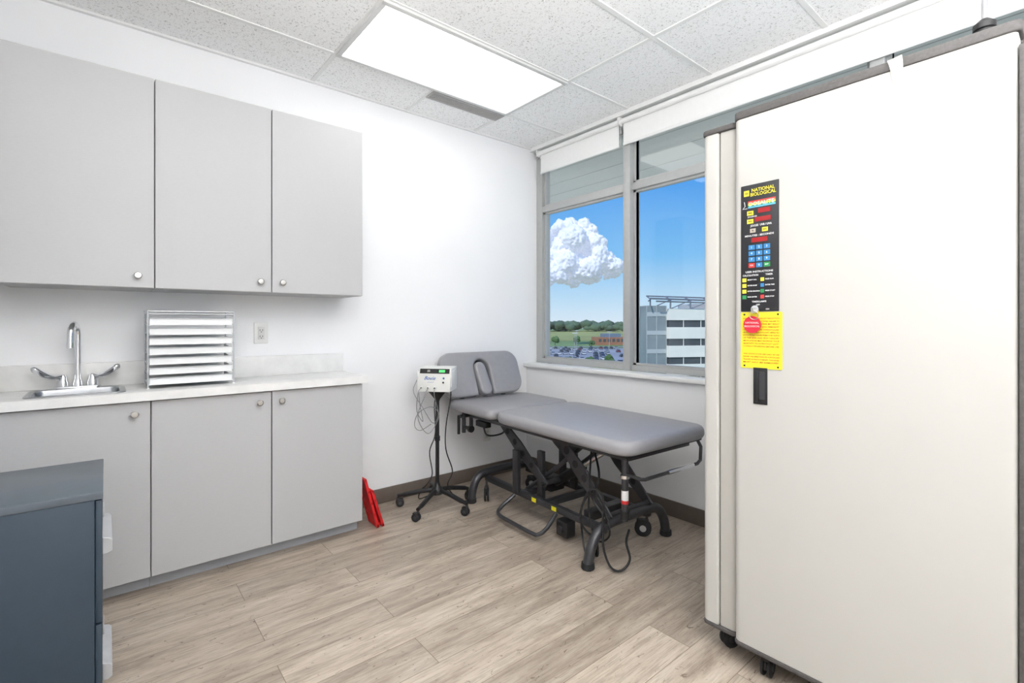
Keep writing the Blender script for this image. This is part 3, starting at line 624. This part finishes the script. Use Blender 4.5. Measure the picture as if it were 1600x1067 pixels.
for i in range(12):
    q=i/11; z=1.966-0.13*max(0,(q-0.15))/0.85; yy=(-1.19 if q<0.12 else -1.209-0.006*math.sin(q*6)); cxx=2.745+0.035*q+0.004*math.sin(q*7); hw2=0.019-0.012*q
    pr.append((tb.verts.new((cxx-hw2-ox,yy-oy,z)),tb.verts.new((cxx+hw2-ox,yy-0.002-oy,z+0.004))))
for a,c in zip(pr,pr[1:]): tb.faces.new((a[0],a[1],c[1],c[0]))
b=MB(); b.add(tb,TAPE); b.obj('tape_strip',t)
b=MB(); b.lathe([(0,0),(0.026,0),(0.026,0.02),(0.02,0.024),(0.02,0.055),(0.024,0.058),(0.024,0.072),(0.01,0.085),(0,0.085)],BLACK,18,T(2.925-ox,-1.10-oy,1.95))
b.tube(smooth([(2.925-ox,-1.10-oy,2.01),(2.925-ox,-1.09-oy,2.12),(2.935-ox,-1.05-oy,2.35),(2.93-ox,-1.03-oy,CZ-0.008)]),0.006,CABL,8); b.obj('power_cable',t)

# ---------------------------------------------------------------- exterior
TH=R(50.18); FX,FY=-math.sin(TH),math.cos(TH); RXx,RXy=math.cos(TH),math.sin(TH)
C0=(3.118,-2.911)
def site(a,s): return (C0[0]+a*FX+s*RXx, C0[1]+a*FY+s*RXy)
GZ=-14.0
CAN=mat('canopy_pale_metal_soffit',(208,204,196),0.6,var=0.03)
CAN2=mat('canopy_seam',(184,181,174),0.6)
b=MB(); b.box(-4,8,0.12,1.5,2.64,2.72,CAN)
for i in range(4): b.box(-4,8,0.3+0.3*i,0.306+0.3*i,2.638,2.64,CAN2)
b.obj('trim_3',kind='structure')
GRASS=mat('lawn_green',(124,150,84),0.9,var=0.25,scale=0.02); FIELD=mat('meadow_yellow_green',(172,174,96),0.9,var=0.2,scale=0.01); ASPH=mat('asphalt_grey',(165,167,170),0.9,var=0.1,scale=0.05)
def quad(nm,a0,a1,s0,s1,z,m):
    b=MB(); t_=bmesh.new(); t_.faces.new([t_.verts.new(site(a,s)+(z,)) for a,s in ((a0,s0),(a0,s1),(a1,s1),(a1,s0))]); b.add(t_,m); return b.obj(nm,kind='structure')
quad('ground',30,1500,-900,900,GZ,GRASS)
quad('ground_meadow',420,1100,-500,700,GZ+0.3,FIELD)
quad('ground_parking',170,300,-30,90,GZ+0.1,ASPH)
quad('ground_road',312,322,-300,300,GZ+0.15,ASPH)
FOR=mat('forest_foliage',(88,112,88),0.95,var=0.25,scale=0.05)
b=MB()
for i in range(460):
    s=random.uniform(-250,620); a=random.uniform(900,1000)
    p=site(a,s); r=random.uniform(6,9); b.ball((p[0],p[1],GZ+random.uniform(4,12)+3*math.sin(s*0.012)),r,FOR,1,(1.5,1.5,0.9))
b.obj('forest',label='dense green tree line along the horizon',cat='trees',kind='stuff',angle=60)
SH=mat('tree_foliage',(84,116,64),0.95,var=0.35,scale=0.4); TRK=mat('bark',(90,75,60),0.9)
for (a,s,r) in [(163,19,1.8),(162,26,2.0),(164,33,2.2),(160,38,2.0),(340,30,3),(345,45,3),(350,100,3.5),(338,108,3.5),(305,15,2.2),(306,50,2.2)]:
    p=site(a,s); t=thing('tree','small leafy green tree by car park','tree',(p[0],p[1],GZ),0,group='trees around the car park')
    b=MB(); b.cyl((0,0,0),(0,0,r),0.2,TRK,8); b.obj('trunk',t)
    b=MB()
    for j in range(7): b.ball((random.uniform(-.5,.5)*r,random.uniform(-.5,.5)*r,r*(1.0+random.uniform(0,0.7))),r*random.uniform(.45,.7),SH,1)
    b.obj('foliage',t)
# cars
cm=[mat('car_'+n,c,0.4,coat=0.2) for n,c in (('white',(228,228,228)),('silver',(184,188,192)),('black',(60,62,66)),('red',(130,60,58)),('blue',(74,86,110)))]
CG=mat('car_glass',(60,68,76),0.3)
protos=[]
for m in cm:
    b=MB(); b.poly([(-2.2,0.35),(-2.25,0.8),(-1.9,0.95),(-1.2,1.0),(1.0,0.98),(2.0,0.85),(2.25,0.7),(2.2,0.35)],-0.88,0.88,m,0.08,2,RX(90))
    b.poly([(-1.9,0.97),(-1.3,1.42),(0.4,1.45),(1.15,0.98)],-0.76,0.76,CG,0.06,2,RX(90)); b.box(-1.25,0.35,-0.72,0.72,1.40,1.47,m,0.03)
    for xx in (-1.4,1.4):
        for yy in (-0.85,0.85): b.cyl((xx,yy-0.1,0.33),(xx,yy+0.1,0.33),0.33,RUB,14)
    me=b.obj('car'); protos.append(me)
lab={0:'white',1:'silver',2:'black',3:'dark red',4:'blue'}
for a in (185,203,221,239,257,275,291):
    for s in range(8,86,3):
        if random.random()<0.38: continue
        ci=random.choice([0,0,1,1,2,2,3,4]); pr=protos[ci]
        o=pr.copy(); scene.collection.objects.link(o); p=site(a+random.uniform(-.3,.3),s)
        o.location=(p[0],p[1],GZ+0.1); o.rotation_euler=(0,0,TH+R(90)); o['label']=lab[ci]+' car parked in outdoor car park'; o['category']='car'; o['group']='parked cars in the outdoor car park'
for pr in protos: bpy.data.objects.remove(pr)
for (a,s) in ((212,27.4),(266,19.6),(248,49.5),(283,37.5)):
    p=site(a,s); t=thing('street_lamp','tall grey car park lamp post','street lamp',(p[0],p[1],GZ),TH,group='car park lamp posts')
    b=MB(); b.cyl((0,0,0),(0,0,11),0.12,ALU,8); b.obj('pole',t); b=MB(); b.box(-1.2,1.2,-0.2,0.2,11,11.2,WHITE); b.obj('lamp_head',t)
BRK=mat('orange_brick',(168,116,88),0.9,var=0.1,scale=0.5); DG=mat('dark_window_glass',(84,90,94),0.3,var=0.15,scale=0.3,spec=0.2); CON=mat('pale_concrete_panel',(248,244,234),0.8,var=0.03,scale=0.4); BR2=mat('blue_grey_cladding',(110,130,150),0.6)
p=site(345,72); t=thing('brick_building','low orange brick building beyond car park','building',(p[0],p[1],GZ),TH+R(8))
b=MB(); b.box(-12,12,0,14,0,5.5,BRK); b.box(-6,6,2,12,5.5,8,BR2); b.obj('walls',t)
b=MB()
for i in range(7): b.box(-11+3.3*i,-9+3.3*i,-0.1,0,2.2,4.4,DG)
b.obj('windows',t)
p=site(97,31.2); t=thing('office_building','white concrete office building with dark ribbon windows and rooftop steel frame','building',(p[0],p[1],GZ),TH+R(10))
b=MB(); LW=46
for fl in range(5):
    zt=18.2-3.7*fl; b.box(0,LW,0,12,zt-2.3,zt,CON)
b.box(0.4,LW,0.5,12,0,18,CON); b.obj('walls',t)
b=MB()
for fl in range(5):
    zt=18.2-3.7*fl-2.3; b.box(0.25,LW,0.25,11.8,max(0.02,zt-1.4),zt,DG)
    for i in range(12): b.box(3.2+3.8*i,3.32+3.8*i,0.15,0.25,max(0.02,zt-1.4),zt,CON)
b.obj('window_bands',t)
GT=mat('grey_tinted_curtain_wall',(140,150,154),0.4,var=0.1,scale=0.4,spec=0.2); MUL=mat('curtain_wall_mullion',(186,192,194),0.5)
b=MB(); b.box(-4.2,-0.02,1,6,0,18.8,GT)
for i in range(6): b.box(-4.3,0,0.9,1.0,1.85+3.7*(i-1) if i else 0,2.7+3.7*(i-1) if i else 0.4,MUL)
for i in range(3): b.box(-4.3+2.1*i,-4.18+2.1*i,0.88,1.0,0,18.8,MUL)
b.obj('stair_tower',t)
b=MB(); RF=mat('rooftop_grey_steel',(120,126,132),0.5)
for i in range(7):
    x=-3+4.4*i; b.cyl((x,2,18.0),(x,2,20.2-0.1*i),0.16,RF,8); b.cyl((x,2,20.2-0.1*i),(x-1.8,-1.0,19.6-0.1*i),0.13,RF,8); b.cyl((x,2,20.2-.1*i),(x+2.5,9,21.2-.1*i),0.13,RF,8); b.cyl((x,2,18.2),(x+4.4,2,20.1-.1*i),0.1,RF,8)
b.cyl((-3,2,20.3),(27,2,19.6),0.18,RF,8); b.cyl((-3.2,-1,19.6),(25,-1,19.0),0.15,RF,8); b.cyl((-0.5,9,21.2),(29,9,20.6),0.15,RF,8)
b.box(8,20,5,11,18,19.4,ALU); b.obj('rooftop_frame',t)
# cloud
CL=mat('cloud_white_glow',(214,218,228),1.0,var=0.02,scale=0.05,emit=0.36,spec=0)  # emission put into the cloud to lift its shaded side
b=MB(); cc=site(330,45.5); cz=46
lob=[(-8,12,14),(4,14,10),(12,5,10),(17,-3,9),(-20,0,12),(-14,-6,13),(0,-4,16),(10,-8,11),(22,-9,7),(-28,-9,11),(-8,22,6),(-15,18,6),(-24,9,7),(8,-10,9),(-6,-10,10),(26,-7,6),(-18,-11,9),(2,20,6)]
for (s,z,r) in lob:
    for k in range(6):
        ds=random.uniform(-.6,.6)*r; dz=random.uniform(-.4,.6)*r; da=random.uniform(-.6,.6)*r; rr2=r*random.uniform(.28,.7)
        b.ball((cc[0]+(s+ds)*RXx+da*FX,cc[1]+(s+ds)*RXy+da*FY,cz+max(z+dz,-19+rr2*0.8)),rr2,CL,2)
cl=b.obj('cloud',label='large billowing white cumulus cloud in blue sky',cat='cloud',kind='stuff',angle=180)
rm=cl.modifiers.new('r','REMESH'); rm.mode='VOXEL'; rm.voxel_size=0.65; rm.use_smooth_shade=True
for i,(sz,st_) in enumerate(((9,4.0),(4,2.6),(2,1.6),(1.1,1.2))):
    tx=bpy.data.textures.new('cl%d'%i,'CLOUDS'); tx.noise_scale=sz; tx.noise_depth=4
    d=cl.modifiers.new('d%d'%i,'DISPLACE'); d.texture=tx; d.strength=st_; d.texture_coords='GLOBAL'; d.mid_level=0.5

# ---------------------------------------------------------------- world & lights
wd=bpy.data.worlds.new('sky'); scene.world=wd; wd.use_nodes=True; nt=wd.node_tree; bg=nt.nodes['Background']
tc=nt.nodes.new('ShaderNodeTexCoord'); sp=nt.nodes.new('ShaderNodeSeparateXYZ'); nt.links.new(tc.outputs['Generated'],sp.inputs[0])
rp=nt.nodes.new('ShaderNodeValToRGB'); e=rp.color_ramp.elements
e[0].position=0.0; e[0].color=lin((214,230,244)); e[1].position=1.0; e[1].color=lin((60,120,210))
for pos,c in ((0.05,(184,218,244)),(0.13,(124,190,242)),(0.28,(70,154,236)),(0.5,(54,130,224))):
    k=e.new(pos); k.color=lin(c)
nt.links.new(sp.outputs['Z'],rp.inputs['Fac']); nt.links.new(rp.outputs[0],bg.inputs['Color']); bg.inputs['Strength'].default_value=1.1
sl_=bpy.data.lights.new('sun','SUN'); sl_.energy=3.0; sl_.angle=R(0.6); sl_.color=(1,0.97,0.92)
so=bpy.data.objects.new('sun',sl_); scene.collection.objects.link(so)
dv=Vector((-0.20,0.72,-0.62)); so.rotation_euler=dv.to_track_quat('-Z','Y').to_euler(); so.location=(0,-10,30)
# added fill lamp out of view, aimed up to brighten ceiling and room
fl=bpy.data.lights.new('added_ceiling_uplight','AREA'); fl.shape='DISK'; fl.size=0.9; fl.energy=98; fl.color=(0.99,0.995,1.0)
fo=bpy.data.objects.new('added_ceiling_uplight',fl); scene.collection.objects.link(fo); fo.location=(3.6,-2.3,1.75); fo.rotation_euler=(R(180),0,0)

cam=bpy.data.cameras.new('camera'); co=bpy.data.objects.new('camera',cam); scene.collection.objects.link(co)
co.location=(3.118,-2.911,1.22); co.rotation_euler=(R(90),0,TH); cam.lens=36*762/1600; cam.sensor_width=36; cam.shift_y=-28/1600; cam.clip_start=0.02; cam.clip_end=4000
scene.camera=co
